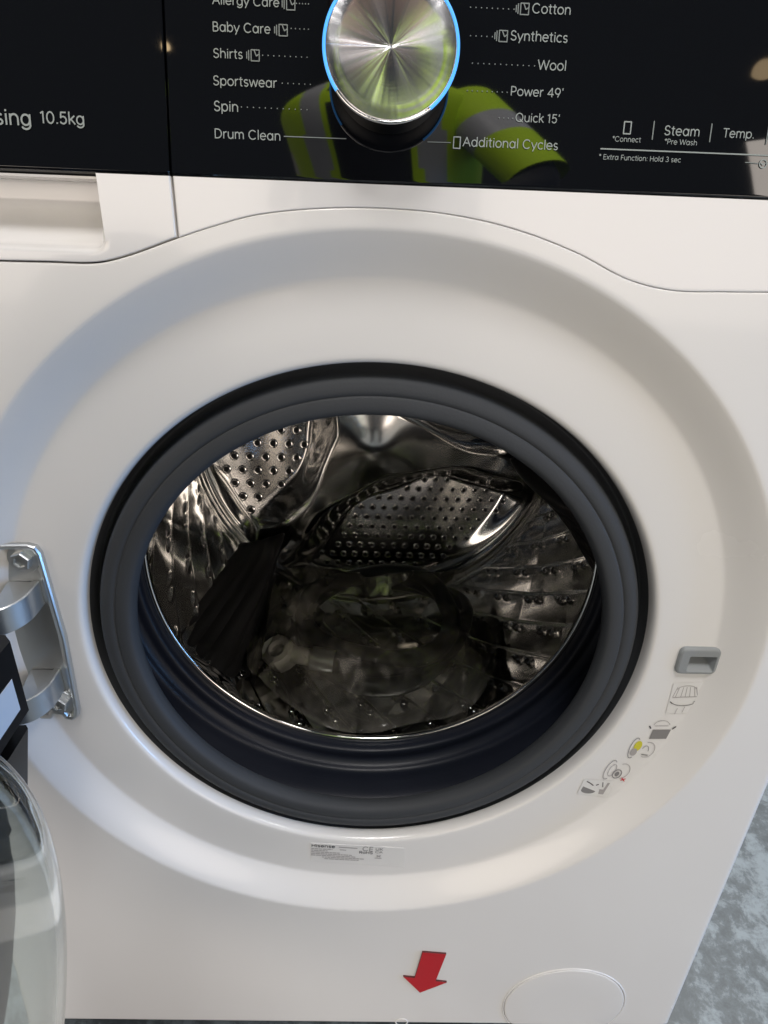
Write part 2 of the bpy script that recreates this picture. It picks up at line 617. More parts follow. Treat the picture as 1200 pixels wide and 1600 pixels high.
def garc(cx, cy, rx, ry, a0, a1, n=14):
    return [(cx + rx * math.cos(R(a0 + (a1 - a0) * k / n)), cy + ry * math.sin(R(a0 + (a1 - a0) * k / n))) for k in range(n + 1)]
BOWL = garc(.29, .26, .23, .26, 0, 360, 22)
BOWLR = garc(.31, .26, .23, .26, 0, 360, 22)
GLY = {
    ' ': (.26, []), '.': (.20, [[(.10, 0), (.10, .05)]]), ':': (.20, [[(.10, .03), (.10, .08)], [(.10, .42), (.10, .47)]]), "'": (.18, [[(.10, .58), (.12, .74)]]),
    '*': (.34, [[(.17, .46), (.17, .76)], [(.04, .54), (.30, .68)], [(.04, .68), (.30, .54)]]),
    'o': (.60, [garc(.30, .26, .25, .26, 0, 360, 22)]), 'a': (.62, [BOWL, [(.53, 0), (.53, .52)]]), 'b': (.60, [BOWLR, [(.07, 0), (.07, .76)]]),
    'd': (.62, [BOWL, [(.53, 0), (.53, .76)]]), 'c': (.52, [garc(.29, .26, .24, .26, 48, 312)]), 'e': (.58, [[(.06, .27), (.53, .27)], garc(.29, .26, .24, .26, 2, 316, 18)]),
    'g': (.62, [BOWL, [(.53, .52), (.53, 0)], garc(.29, 0, .24, .20, 0, -150)]), 'p': (.60, [BOWLR, [(.07, -.20), (.07, .52)]]),
    'h': (.58, [[(.08, 0), (.08, .76)], garc(.29, .30, .21, .22, 180, 0), [(.50, .30), (.50, 0)]]), 'n': (.58, [[(.08, 0), (.08, .52)], garc(.29, .30, .21, .22, 180, 0), [(.50, .30), (.50, 0)]]),
    'm': (.88, [[(.08, 0), (.08, .52)], garc(.26, .32, .18, .20, 180, 0), [(.44, .32), (.44, 0)], garc(.62, .32, .18, .20, 180, 0), [(.80, .32), (.80, 0)]]),
    'i': (.18, [[(.09, 0), (.09, .52)], [(.09, .67), (.09, .72)]]), 'l': (.18, [[(.09, 0), (.09, .76)]]), 'k': (.50, [[(.08, 0), (.08, .76)], [(.44, .52), (.10, .23)], [(.20, .31), (.47, 0)]]),
    'r': (.36, [[(.08, 0), (.08, .52)], garc(.30, .28, .22, .24, 180, 85, 8)]), 's': (.46, [garc(.23, .385, .15, .135, 35, 270), garc(.23, .125, .16, .125, 90, -145)]),
    't': (.34, [[(.15, .68), (.15, .12), (.18, .03), (.27, 0)], [(.02, .52), (.29, .52)]]), 'u': (.58, [[(.08, .52), (.08, .22)], garc(.29, .22, .21, .22, 180, 360), [(.50, .52), (.50, 0)]]),
    'w': (.78, [[(.02, .52), (.20, 0), (.39, .50), (.58, 0), (.76, .52)]]), 'y': (.52, [[(.02, .52), (.26, 0)], [(.50, .52), (.16, -.20)]]),
    'x': (.5, [[(.03, .52), (.46, 0)], [(.46, .52), (.03, 0)]]),
    'A': (.70, [[(.02, 0), (.34, .72), (.67, 0)], [(.13, .25), (.55, .25)]]), 'B': (.60, [[(.09, 0), (.09, .72), (.30, .72)], garc(.30, .55, .18, .17, 90, -90), [(.09, .38), (.32, .38)], garc(.32, .19, .21, .19, 90, -90), [(.32, 0), (.09, 0)]]),
    'C': (.76, [garc(.40, .36, .34, .36, 45, 315, 18)]), 'D': (.72, [[(.09, 0), (.09, .72), (.28, .72)], garc(.28, .36, .37, .36, 90, -90), [(.28, 0), (.09, 0)]]),
    'E': (.52, [[(.47, .72), (.09, .72), (.09, 0), (.47, 0)], [(.09, .37), (.43, .37)]]), 'F': (.50, [[(.46, .72), (.09, .72), (.09, 0)], [(.09, .37), (.42, .37)]]),
    'H': (.70, [[(.09, 0), (.09, .72)], [(.60, 0), (.60, .72)], [(.09, .37), (.60, .37)]]), 'P': (.58, [[(.09, 0), (.09, .72), (.30, .72)], garc(.30, .51, .21, .21, 90, -90), [(.30, .30), (.09, .30)]]),
    'Q': (.80, [garc(.39, .36, .34, .36, 0, 360, 24), [(.46, .18), (.72, -.04)]]), 'S': (.58, [garc(.29, .535, .20, .185, 25, 265), garc(.29, .175, .22, .175, 85, -160)]),
    'T': (.56, [[(.02, .72), (.54, .72)], [(.28, .72), (.28, 0)]]), 'W': (1.0, [[(.02, .72), (.26, 0), (.50, .70), (.74, 0), (.98, .72)]]), 'K': (.60, [[(.09, 0), (.09, .72)], [(.54, .72), (.10, .28)], [(.24, .42), (.57, 0)]]),
    'U': (.68, [[(.09, .72), (.09, .25)], garc(.34, .25, .25, .25, 180, 360), [(.59, .25), (.59, .72)]]), 'R': (.60, [[(.09, 0), (.09, .72), (.30, .72)], garc(.30, .51, .21, .21, 90, -90), [(.30, .30), (.09, .30)], [(.30, .30), (.53, 0)]]),
    '0': (.62, [garc(.31, .36, .24, .36, 0, 360, 22)]), '1': (.34, [[(.04, .62), (.20, .72), (.20, 0)]]), '3': (.56, [garc(.27, .54, .19, .18, 140, -90), garc(.27, .18, .22, .18, 90, -150)]),
    '4': (.62, [[(.44, 0), (.44, .72), (.05, .20), (.58, .20)]]), '5': (.58, [[(.48, .72), (.15, .72), (.11, .38)], garc(.28, .23, .22, .23, 140, -150)]), '9': (.60, [garc(.30, .48, .23, .24, 0, 360, 20), [(.52, .42), (.32, 0)]]),
}
def text_mesh(txt, x0, x1, s, frame, m, bold=0.0, vscale=1.0, name='lettering', parent=None, h=.0004):
    """round single-line lettering fitted between x0 and x1; frame maps (x, s, h) to the world; s is the middle of the small letters"""
    px, segs = 0.0, []
    for ch in txt:
        adv, pls = GLY[ch]
        segs += [[(px + q[0], q[1]) for q in pl] for pl in pls]
        px += adv + .055
    k = (x1 - x0) / (px - .1)
    ky = k * vscale
    return strokes(name, [[(x0 + (a - .05) * k, s + (c - .27) * ky) for a, c in pl] for pl in segs], (.078 + bold) * k, frame, m, parent, h, .5)

def strokes(name, segs, w, frame, m, parent, h=.0004, ext=.3):
    """thin printed lines: each seg is a polyline in (x, s)"""
    b = MB()
    for pl in segs:
        for (xa, sa), (xb, sb) in zip(pl[:-1], pl[1:]):
            dx, ds = xb - xa, sb - sa
            l = math.hypot(dx, ds) or 1
            nx, ns = -ds / l * w / 2, dx / l * w / 2
            ex, es = dx / l * w * ext * .5, ds / l * w * ext * .5
            b.poly([frame(xa + nx - ex, sa + ns - es, h), frame(xa - nx - ex, sa - ns - es, h), frame(xb - nx + ex, sb - ns + es, h), frame(xb + nx + ex, sb + ns + es, h)])
            h += .0000004
    o = b.out(name, m, None, False)
    child(o, parent)
    return o

def dots(xa, xb, s, n):
    b = MB()
    for k in range(n):
        x = xa + (xb - xa) * k / max(1, n - 1)
        b.poly([G(x + .00028 * math.cos(q * PI / 3), s + .00028 * math.sin(q * PI / 3), .0004) for q in range(6)])
    o = b.out('dotted_line', 'print_dim', None, False)
    child(o, gp)

def steam_icon(x, s):
    a = .0021
    strokes('icon', [[(x - a * .5, s - a), (x - a * .5, s + a), (x + a * 1.2, s + a), (x + a * 1.2, s - a), (x - a * .5, s - a)],
                     [(x - a * 1.0, s - a * .9), (x - a * 1.0, s + a * .9)], [(x - a * 1.4, s - a * .6), (x - a * 1.4, s + a * .6)],
                     [(x + a * .1, s + a), (x + a * .6, s - a * .1), (x + a * 1.2, s + a * .3)]], .00045, G, 'print_dim', gp)

PT = 'print_pale'
DY = 0.0000
for txt, x0, x1, s, b_ in (('Allergy Care', -.0763, -.0478, .0690, .012), ('Baby Care', -.0767, -.0517, .0590, .012), ('Shirts', -.0767, -.0639, .0490, .012),
                           ('Sportswear', -.0771, -.0491, .0385, .012), ('Spin', -.0771, -.0663, .0285, .012), ('Drum Clean', -.0772, -.0476, .0176, .012),
                           ('Cotton', .0617, .0785, .0713, .012), ('Synthetics', .0531, .0782, .0608, .012), ('Wool', .0662, .0787, .0501, .012),
                           ("Power 49'", .0549, .0784, .0395, .012), ("Quick 15'", .0580, .0778, .0292, .012), ('Additional Cycles', .0350, .0782, .0185, .012)):
    text_mesh(txt, x0, x1, s, G, PT, b_, parent=gp)
text_mesh('Auto Dosing', -.2075, -.1583, .0203, G, PT, .02, parent=gd)
text_mesh('10.5kg', -.1541, -.1348, .0210, G, PT, .02, parent=gd)
text_mesh('Steam', .1261, .1422, .0265, G, PT, .012, parent=gp)
text_mesh('Temp.', .1531, .1674, .0265, G, PT, .012, parent=gp)
text_mesh('*Connect', .1028, .1157, .0224, G, 'print_pale', .01, parent=gp)
text_mesh('*Pre Wash', .1268, .1416, .0222, G, 'print_pale', .01, parent=gp)
text_mesh('* Extra Function: Hold 3 sec', .0975, .1352, .0149, G, 'print_pale', .01, parent=gp)
for x, s in ((-.0437, .0690), (-.0470, .0592), (-.0593, .0492), (.0575, .0713), (.0490, .0608)):
    steam_icon(x, s)
for a in ((-.0405, -.0353, .0694, 5), (-.0428, -.0353, .0600, 5), (-.0553, -.0359, .0494, 9), (-.0468, -.0344, .0390, 6), (-.0650, -.0358, .0290, 12),
          (.0347, .0536, .0710, 9), (.0354, .0450, .0604, 5), (.0369, .0645, .0500, 12), (.0354, .0532, .0393, 9), (.0505, .0565, .0291, 4)):
    dots(*a)
strokes('leader_line', [[(-.0462, .0180), (-.0182, .0181)]], .0004, G, 'print_dim', gp)
strokes('leader_line', [[(.0187, .0182), (.0292, .0183)]], .0004, G, 'print_dim', gp)
for x, s, k in ((.0320, .0184, 1.0), (.1089, .0273, 1.05)):
    a, b2 = .0015 * k, .0023 * k
    strokes('icon', [[(x - a, s - b2), (x - a, s + b2), (x + a, s + b2), (x + a, s - b2), (x - a, s - b2)]], .0005 * k, G, 'print_pale', gp)
for x in (.1208, .1472, .1733):
    strokes('divider', [[(x, .0230), (x, .0304)]], .0005, G, 'print_dim', gp)
strokes('divider', [[(.0977, .0184), (.2150, .0186)]], .00055, G, 'print_pale', gp)
ring = [(.1735 + .0017 * math.cos(q * PI / 9), .0150 + .0017 * math.sin(q * PI / 9)) for q in range(19)]
strokes('icon', [ring, [(.1725, .0153), (.1733, .0146), (.1745, .0154)]], .0005, G, 'print_pale', gp)
strokes('leader_line', [[(.1650, .0153), (.1712, .0151)]], .0004, G, 'print_dim', gp)

# ------------------------------------------------------------------ dial
DC_S, DC_H, DR = .0458, .030, .0268
dial = bpy.data.objects.new('dial', None)
def dial_obj():
    rows = MB()
    prof = [(.0005, -.0005), (.0240, -.0005), (.0246, .004), (.0250, .020), (.0258, .0262), (.0262, .0278), (.0262, .0290), (.0255, .0294)]
    rows.lathe(prof, 96, (0, 0, 0), 'Z')
    return rows.out('dial', 'knob_black', None, True, 40)
dial = dial_obj()
Dm = Matrix((Vector((1, 0, 0)), ES, EN)).transposed().to_4x4()
Dm = Dm @ Matrix.Diagonal((1.045, 1.045, .68, 1))
Dm.translation = Vector(G(.0007, DC_S, 0))
dial.parent = WM
dial.matrix_parent_inverse = Matrix.Translation(-WM_OFF)
dial.matrix_basis = Dm
def dial_part(b, name, m, sharp=40):
    o = b.out(name, m, None, True, sharp)
    o.parent = dial
    return o
b = MB()
b.lathe([(.00002, .0295), (.004, .0296), (.012, .0297), (.020, .0298), (.0252, .0298), (.0257, .0296), (.0257, .0285)], 160, (0, 0, 0), 'Z')
dial_part(b, 'dial_face', 'turned_aluminium', 50)
def ring_arc(a0, a1, name, m):
    n = 90
    b = MB()
    rows = []
    for k in range(n + 1):
        a = R(a0 + (a1 - a0) * k / n)
        rows.append([((.02635 + .00068 * math.cos(q * PI / 4)) * math.cos(a), (.02635 + .00068 * math.cos(q * PI / 4)) * math.sin(a), .0292 + .0011 * math.sin(q * PI / 4)) for q in range(8)])
    b.quadgrid(rows, close_u=True)
    dial_part(b, name, m, 0)
ring_arc(-52, 217, 'light_ring', 'blue_led')
ring_arc(217, 308, 'trim_ring', 'chrome')

# ------------------------------------------------------------------ gasket
GP = [(.1892, .0242), (.1887, .031), (.1872, .036), (.1842, .0335), (.1824, .0290), (.1816, .0240), (.1802, .0207), (.1765, .0190), (.1735, .0186), (.1716, .0190), (.1706, .0196),
      (.1696, .0188), (.1665, .0182), (.1630, .0183), (.1606, .0194), (.1590, .0225), (.1586, .0265), (.1610, .031), (.172, .035), (.196, .039), (.2200, .045), (.2300, .056), (.2310, .070), (.2255, .084), (.2140, .0935), (.2060, .0980), (.2035, .1030), (.1990, .1070), (.1940, .1075), (.1910, .1095), (.1900, .1150), (.1925, .1215), (.21, .124)]
GR = resample(GP, 4)
KB = 17 * 4          # the profile turns inwards here
b = MB()
b.lathe(GR[:KB + 1], 256)
gk = child(b.out('door_gasket', 'gasket_rubber', None, True, 60))
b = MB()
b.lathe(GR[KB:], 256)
child(b.out('bellows', 'bellows_rubber_shaded', None, True, 60), gk)

# ------------------------------------------------------------------ drum
DRAD, DY0, DY1 = .250, .150, .500
b = MB()
b.lathe(resample([(.1960, .121), (.1900, .1185), (.1872, .1182), (.1858, .1190), (.1852, .1205), (.1855, .1225), (.1875, .1240), (.1960, .1260), (.222, .135), (.244, .142), (.2500, .1500)], 4), 256)
drum = child(b.out('drum', 'steel_edge', None, True, 60))

KU = 0.00562 * 180 / PI      # metres of depth per radian along the diagonal creases
NROW = 31
PER = KU * 2 * PI / NROW
U0 = 0.1245
r_ = .25
def wall_h(th, y):
    u = (y + KU * th - U0) / PER
    t = u - math.floor(u)
    h = .0026 * (1 - (1 - min(1, t / .93)) ** 2) if t < .93 else .0026 * (1 - smooth01((t - .93) / .07))
    v = (y - .9 * KU * th) / (PER * 2.0)
    tv = v - math.floor(v)
    h += .0006 * (1 - abs(2 * tv - 1) ** 3)
    h += .0004 * noise.noise(Vector((r_ * math.cos(th) * 38, y * 38, r_ * math.sin(th) * 38)))
    # raised dimples that carry the holes
    q = y + KU * th - (U0 - .0175)
    dq_ = q - PER * round(q / PER)
    if abs(dq_) < .012:
        td = math.degrees(th)
        td = td - 360 if td > 180 else td
        g_ = (td + 35.9) / 9.1
        g_ = (g_ - round(g_)) * 9.1
        ds = (abs(g_) - 1.3) * PI / 180 * r_ * 1.35
        h += .0026 * math.exp(-((ds / .0048) ** 2 + (dq_ / .0050) ** 2))
    e = smooth01((y - DY0 - .012) / .02) * smooth01((DY1 - .035 - y) / .02)
    return h * e
def wall_pt(th, y, inset=0):
    r = DRAD - wall_h(th, y) - inset
    # rolled beads near the back
    r -= .0035 * math.exp(-((y - .482) / .004) ** 2) + .0028 * math.exp(-((y - .468) / .004) ** 2)
    return (r * math.cos(th), y, ZC + r * math.sin(th))
rows = []
NT, NY = 1000, 170
for j in range(NY + 1):
    y = DY0 + (DY1 - DY0) * j / NY
    rows.append([wall_pt(2 * PI * i / NT, y) for i in range(NT)])
b = MB()
b.quadgrid(rows, close_u=True)
child(b.out('drum_wall', 'drum_steel', None, True, 0), drum)

# lobed back plate
def sdf_lobe(x, z):
    """>0 inside a lobe: distance-like, three rounded sectors"""
    r = math.hypot(x, z)
    th = math.degrees(math.atan2(z, x))
    best = -1
    for c in (-69, 51, 171):
        d = (th - c + 180) % 360 - 180
        half = 54
        # rounded sector: r in [.075,.232]
        d_ang = (half - abs(d)) * PI / 180 * r if abs(d) < 90 else -.2
        d_in = r - (.056 + .030 * (abs(d) / half) ** 2)
        rr = .060
        a, bb = min(d_ang, .2), d_in
        if a < rr and bb < rr:
            val = rr - math.hypot(rr - a, rr - bb)
        else:
            val = min(a, bb)
        best = max(best, val)
    return best
PIV = {-69: -.22, 51: .06, 171: -.07}
def lobe_of(x, z):
    th = math.degrees(math.atan2(z, x))
    return min((-69, 51, 171), key=lambda c: abs((th - c + 180) % 360 - 180))
def back_y(x, z):
    d = sdf_lobe(x, z)
    r = math.hypot(x, z)
    w = smooth01((d + .008) / .050)
    arm = DY1 - .034 + .018 * smooth01((r - .17) / .075) - .008 * math.exp(-(r / .05) ** 2)
    floor_ = DY1 - .003 + .19 * (z - PIV[lobe_of(x, z)])
    floor_ = DY1 + .002 + (floor_ - DY1) * (1 - smooth01((r - .215) / .034))
    return arm * (1 - w) + floor_ * w
rows = []
NR = 120
for j in range(NR + 1):
    r = .002 + (.2505 - .002) * j / NR
    rows.append([(r * math.cos(2 * PI * i / 420), back_y(r * math.cos(2 * PI * i / 420), r * math.sin(2 * PI * i / 420)), ZC + r * math.sin(2 * PI * i / 420)) for i in range(420)])
b = MB()
b.quadgrid(rows, close_u=True)
b.poly(rows[0])
child(b.out('back_plate', 'drum_steel', None, True, 0), drum)

# punched holes: a dished steel rim with a dark bottom
def punch(mb, p, n, rad):
    n = Vector(n).normalized()
    a = n.cross(Vector((0.3, 0.2, 1))).normalized()
    c = n.cross(a)
    p = Vector(p)
    def ring(rr, h, k=12):
        return [tuple(p + (a * math.cos(q * 2 * PI / k) + c * math.sin(q * 2 * PI / k)) * rr + n * h) for q in range(k)]
    mb.quadgrid([ring(rad * 1.75, -.0002), ring(rad * 1.45, .0007), ring(rad * 1.1, .0009), ring(rad * .9, .0004)], close_u=True, mi=0)
    mb.poly(ring(rad * .93, .0006), mi=1)
b = MB()
for lobe, sp, hr in ((-69, .0172, .0030), (51, .0172, .0030), (171, .0225, .0040)):
    for i in range(-18, 19):
        for j in range(-18, 19):
            x = i * sp + (j % 2) * sp / 2
            z = j * sp * .866
            r = math.hypot(x, z)
            if r < .224 and sdf_lobe(x, z) > .040 and lobe_of(x, z) == lobe:
                e = .002
                nx = (back_y(x + e, z) - back_y(x - e, z)) / (2 * e)
                nz = (back_y(x, z + e) - back_y(x, z - e)) / (2 * e)
                punch(b, (x, back_y(x, z) - .0002, ZC + z), (nx, -1, nz), hr)
o = child(b.out('back_plate_holes', 'drum_steel', None, True, 40, mats=['drum_steel', 'hole_black']), drum)
o['kind'] = 'stuff'
b = MB()
for k in range(-NROW, NROW):
    for q in range(-12, 14):
        for dq in (0, 1):
            th = R(-34.6 - 2.6 * dq + 9.1 * q) + 2 * PI * k / NROW * 0
            y = U0 - .0175 + PER * k - KU * th
            thw = th % (2 * PI)
            if DY0 + .03 < y < DY1 - .05 and -PI * .72 < th < PI * .3:
                P = Vector(wall_pt(th, y))
                e = .003
                t1 = Vector(wall_pt(th + e, y)) - Vector(wall_pt(th - e, y))
                t2 = Vector(wall_pt(th, y + e)) - Vector(wall_pt(th, y - e))
                nn = t1.cross(t2)
                if nn.dot(Vector((0, P.y, ZC)) - P) < 0:
                    nn = -nn
                punch(b, P, nn, .0027)
o = child(b.out('drum_wall_holes', 'drum_steel', None, True, 40, mats=['drum_steel', 'hole_black']), drum)
o['kind'] = 'stuff'

# lifters
def lifter(th0):
    mb = MB()
    rows = []
    n = 40
    for j in range(n + 1):
        t = j / n
        y = .205 + t * (.478 - .205)
        hgt = .066 * smooth01(min(t / .75, 1)) ** .55 * smooth01((1 - t) / .10) ** .5 + .004
        if t == 0: hgt = .012
        row = []
        half = R(14 - 6.5 * t)
        m_ = 33
        for i in range(m_):
            s = -1 + 2 * i / (m_ - 1)
            prof = (1 - abs(s) ** 1.1)
            ribs = .0034 * abs(math.sin(s * PI * 4.0)) * (1 if 0 < abs(s) < .97 else 0)
            r = DRAD + .004 - hgt * prof - ribs * smooth01(t / .06) * smooth01((1 - t) / .1)
            a = th0 + s * half
            row.append((r * math.cos(a), y, ZC + r * math.sin(a)))
        rows.append(row)
    mb.quadgrid(rows)
    mb.poly(list(reversed(rows[0])))
    mb.poly(rows[-1])
    return child(mb.out('lifter', 'lifter_plastic', None, True, 50), drum)
for a in (-133, -4, 112):
    lifter(R(a))

# ------------------------------------------------------------------ details on the front panel
RY = .0152      # recess floor
def F(x, z, h=0.0):
    return (x, -h, z)
def FR(x, z, h=0.0):
    return (x, RY - h, z)

# hinge bracket
def bracket():
    out = [(-.2535, .5075), (-.2115, .5090), (-.2068, .5075), (-.2044, .5030), (-.2012, .440), (-.2030, .3795), (-.2045, .3725), (-.2085, .3690), (-.2140, .3700), (-.2155, .3735),
           (-.2200, .3745), (-.2235, .3700), (-.2535, .3700)]
    c = Vector((-.228, .44))
    def inset(d):
        o = []
        n = len(out)
        for i in range(n):
            p0, p1, p2 = Vector(out[i - 1]), Vector(out[i]), Vector(out[(i + 1) % n])
            n1 = Vector(((p1 - p0).y, -(p1 - p0).x)).normalized()
            n2 = Vector(((p2 - p1).y, -(p2 - p1).x)).normalized()
            nn = (n1 + n2)
            nn = nn / max(.35, nn.dot(n1))
            o.append(p1 + nn * d)
        return o
    mb = MB()
    rows = []
    for d, h in ((0, -.002), (0, .0030), (.0007, .0040), (.0016, .0042), (.0030, .0036), (.0044, .0014), (.0055, .0010)):
        rows.append([FR(p.x, p.y, h) for p in inset(d)])
    mb.quadgrid(rows, close_u=True)
    mb.poly(rows[-1])
    return mb.out('hinge_bracket', 'zinc', None, True, 30)
hb = child(bracket())
def strap(za, zb):
    """bent strap, path in (x, y), thickness to the left"""
    path = resample([(-.2102, .0140), (-.2098, .006), (-.2104, -.002), (-.2140, -.0095), (-.2200, -.0150), (-.2280, -.0172), (-.2380, -.0175), (-.2480, -.0175)], 5)
    mb = MB()
    rows = []
    th = .0042
    n = len(path)
    for i, (x, y) in enumerate(path):
        x0, y0 = path[max(0, i - 1)]
        x1, y1 = path[min(n - 1, i + 1)]
        t = Vector((x1 - x0, y1 - y0)).normalized()
        nn = Vector((t.y, -t.x))
        if nn.x > 0 and i < 3: nn = -nn
        k = i / (n - 1)
        sh = .0035 * smooth01(k * 1.4)
        a, c_ = (x, y), (x + (-nn.x if nn.x > 0 else nn.x) * th, y + abs(nn.y) * th)
        e = .0006
        rows.append([(a[0], a[1], za - sh + e), (a[0], a[1], zb - sh - e), (a[0] + (c_[0] - a[0]) * .2, a[1] + (c_[1] - a[1]) * .2, zb - sh), (c_[0], c_[1], zb - sh),
                     (c_[0], c_[1], za - sh), (a[0] + (c_[0] - a[0]) * .2, a[1] + (c_[1] - a[1]) * .2, za - sh)])
    mb.quadgrid(rows, close_u=True)
    mb.poly(rows[0])
    mb.poly(list(reversed(rows[-1])))
    # gusset web between the strap and the plate
    return mb.out('hinge_arm', 'zinc', None, True, 30)
for za, zb in ((.4645, .4825), (.3950, .4130)):
    child(strap(za, zb), hb)
    mb = MB()
    mb.prism([(-.2106, .0138, zb - .0012), (-.2300, .0138, zb - .0012), (-.2265, -.0060, zb - .0030), (-.2200, -.0122, zb - .0034), (-.2142, -.0072, zb - .0022)], (0, 0, -.0022))
    child(mb.out('hinge_gusset', 'zinc', None, True, 30), hb)
def bolt(x, z):
    mb = MB()
    c = (x, RY - .001, z)
    mb.lathe([(.0005, -.0022), (.0095, -.0022), (.0098, -.0016), (.0098, 0), (.0005, 0)], 40, c)
    hexr = []
    for r, a in ((.0064, -.002), (.0064, -.0058), (.0058, -.0066), (.0038, -.0066), (.0034, -.0050), (.0006, -.0050)):
        hexr.append([(c[0] + r * math.cos(q * PI / 3 + .3), c[1] + a, c[2] + r * math.sin(q * PI / 3 + .3)) for q in range(6)])
    mb.quadgrid(hexr, close_u=True)
    return mb.out('bolt', 'zinc', None, True, 30)
child(bolt(-.2160, .4985), hb)
child(bolt(-.2146, .3850), hb)

# latch socket
def latch():
    x0, x1, z0, z1 = .2095, .2375, .4215, .4432
    def rr(ins, r, h, dx=0.0):
        pts = []
        xa, xb, za, zb = x0 + ins, x1 - ins, z0 + ins, z1 - ins
        for cx, cz, a0 in ((xb - r, zb - r, 0), (xa + r, zb - r, 90), (xa + r, za + r, 180), (xb - r, za + r, 270)):
            for k in range(5):
                a = R(a0 + 90 * k / 4)
                pts.append(FR(cx + r * math.cos(a), cz + r * math.sin(a), h))
        return pts
    mb = MB()
    rows = [rr(0, .004, -.002), rr(0, .004, .0016), rr(.0006, .0036, .0026), rr(.0016, .003, .0030)]
    mb.quadgrid(rows, close_u=True)
    # sloped opening
    def slot(xa, xb, za, zb, h):
        pts = []
        r = .0012
        for cx, cz, a0 in ((xb - r, zb - r, 0), (xa + r, zb - r, 90), (xa + r, za + r, 180), (xb - r, za + r, 270)):
            for k in range(5):
                a = R(a0 + 90 * k / 4)
                pts.append(FR(cx + r * math.cos(a), cz + r * math.sin(a), h))
        return pts
    s1 = slot(.2165, .2352, .4240, .4368, .0029)
    s2 = slot(.2175, .2320, .4290, .4366, -.004)
    s3 = slot(.2175, .2315, .4330, .4366, -.012)
    mb.quadgrid([rows[-1], s1, s2, s3], close_u=True)
    mb.f.append(tuple(range(len(mb.v) - 20, len(mb.v))))
    mb.mi.append(0)
    return mb.out('latch_socket', 'latch_grey', None, True, 30)
lt = child(latch())
mb = MB()
mb.poly([FR(.2180, .4325, -.0105), FR(.2312, .4325, -.0105), FR(.2312, .4363, -.0105), FR(.2180, .4363, -.0105)])
child(mb.out('latch_slot', 'hole_black', None, False), lt)

# pictograms printed on clear labels round the rim
def picto(cx, cz, ang, parts):
    mb = MB()
    names = []
    ca, sa = math.cos(ang), math.sin(ang)
    h = .0004
    def tr(p):
        return FR(cx + p[0] * ca - p[1] * sa, cz + p[0] * sa + p[1] * ca, h)
    for kind, m, data in parts:
        if m not in names:
            names.append(m)
        mi = names.index(m)
        h += .00003
        if kind == 'p':
            mb.poly([tr(p) for p in data], mi)
        else:
            w, pl = data
            for (xa, sa_), (xb, sb) in zip(pl[:-1], pl[1:]):
                dx, ds = xb - xa, sb - sa_
                l = math.hypot(dx, ds) or 1
                nx, ns = -ds / l * w / 2, dx / l * w / 2
                mb.poly([tr((xa + nx, sa_ + ns)), tr((xa - nx, sa_ - ns)), tr((xb - nx, sb - ns)), tr((xb + nx, sb + ns))], mi)
    o = mb.out('pictogram', None, None, False, mats=names)
    child(o)
    return o
def arc(cx, cz, rx, rz, a0, a1, n=12):
    return [(cx + rx * math.cos(R(a0 + (a1 - a0) * k / n)), cz + rz * math.sin(R(a0 + (a1 - a0) * k / n))) for k in range(n + 1)]
LW = .00045
u = .00125
picto(.2230, .4000, R(4), [('p', 'label_film', [(-9*u, -12*u), (8*u, -12*u), (9*u, 10*u), (-8*u, 10*u)])] +
      [('l', 'print_soft', (LW, [(x*u, 0), ((x*.75)*u, 7*u)])) for x in (-7, -5.5, -2.5, 0, 2.5, 5.5, 7)] +
      [('l', 'print_soft', (LW, arc(0, 5.5*u, 5.2*u, 2.5*u, 0, 180))), ('l', 'print_soft', (LW*1.3, [(-7*u, 0), (7*u, 0)])),
       ('l', 'print_dark', (LW*1.6, [(-8*u, -3*u), (-6.5*u, -4.5*u)])), ('l', 'print_grey', (LW*1.3, arc(0, -3*u, 7*u, 3.2*u, 200, 340))),
       ('l', 'print_grey', (LW*1.4, [(5*u, -4*u), (7.5*u, -2.5*u)])), ('l', 'print_soft', (LW*.8, [(-3*u, -8*u), (-4*u, -12*u)])), ('l', 'print_soft', (LW*.8, [(1*u, -7*u), (0, -11*u)]))])
picto(.2128, .3690, R(2), [('p', 'print_grey', [(-5.5*u, -7*u), (4.5*u, -7*u), (6*u, 0), (-4.5*u, 0)]), ('l', 'print_soft', (LW, arc(0, 2*u, 5*u, 5*u, 160, 20))),
      ('l', 'print_soft', (LW, [(-4*u, 3*u), (4*u, 3*u)])), ('l', 'print_dark', (LW*2.2, [(-7*u, 3*u), (-6*u, 1*u)])), ('l', 'print_dark', (LW*2.0, [(6.5*u, .5*u), (8.5*u, 2.5*u)]))])
picto(.2020, .3500, R(-8), [('l', 'print_grey', (LW*1.2, arc(-4*u, 0, 2.5*u, 8*u, 60, 300))), ('p', 'print_yellow', arc(-2.2*u, 2*u, 2.3*u, 4*u, 0, 360)), ('p', 'print_soft', arc(-3.2*u, -3*u, 2.0*u, 3*u, 0, 360)),
      ('l', 'print_soft', (LW, arc(4*u, 0, 4.5*u, 6*u, -110, 110))), ('l', 'print_grey', (LW, arc(3*u, -1*u, 2*u, 4*u, 0, 160))), ('l', 'print_grey', (LW*2, [(2*u, -4*u), (6*u, -4*u)]))])
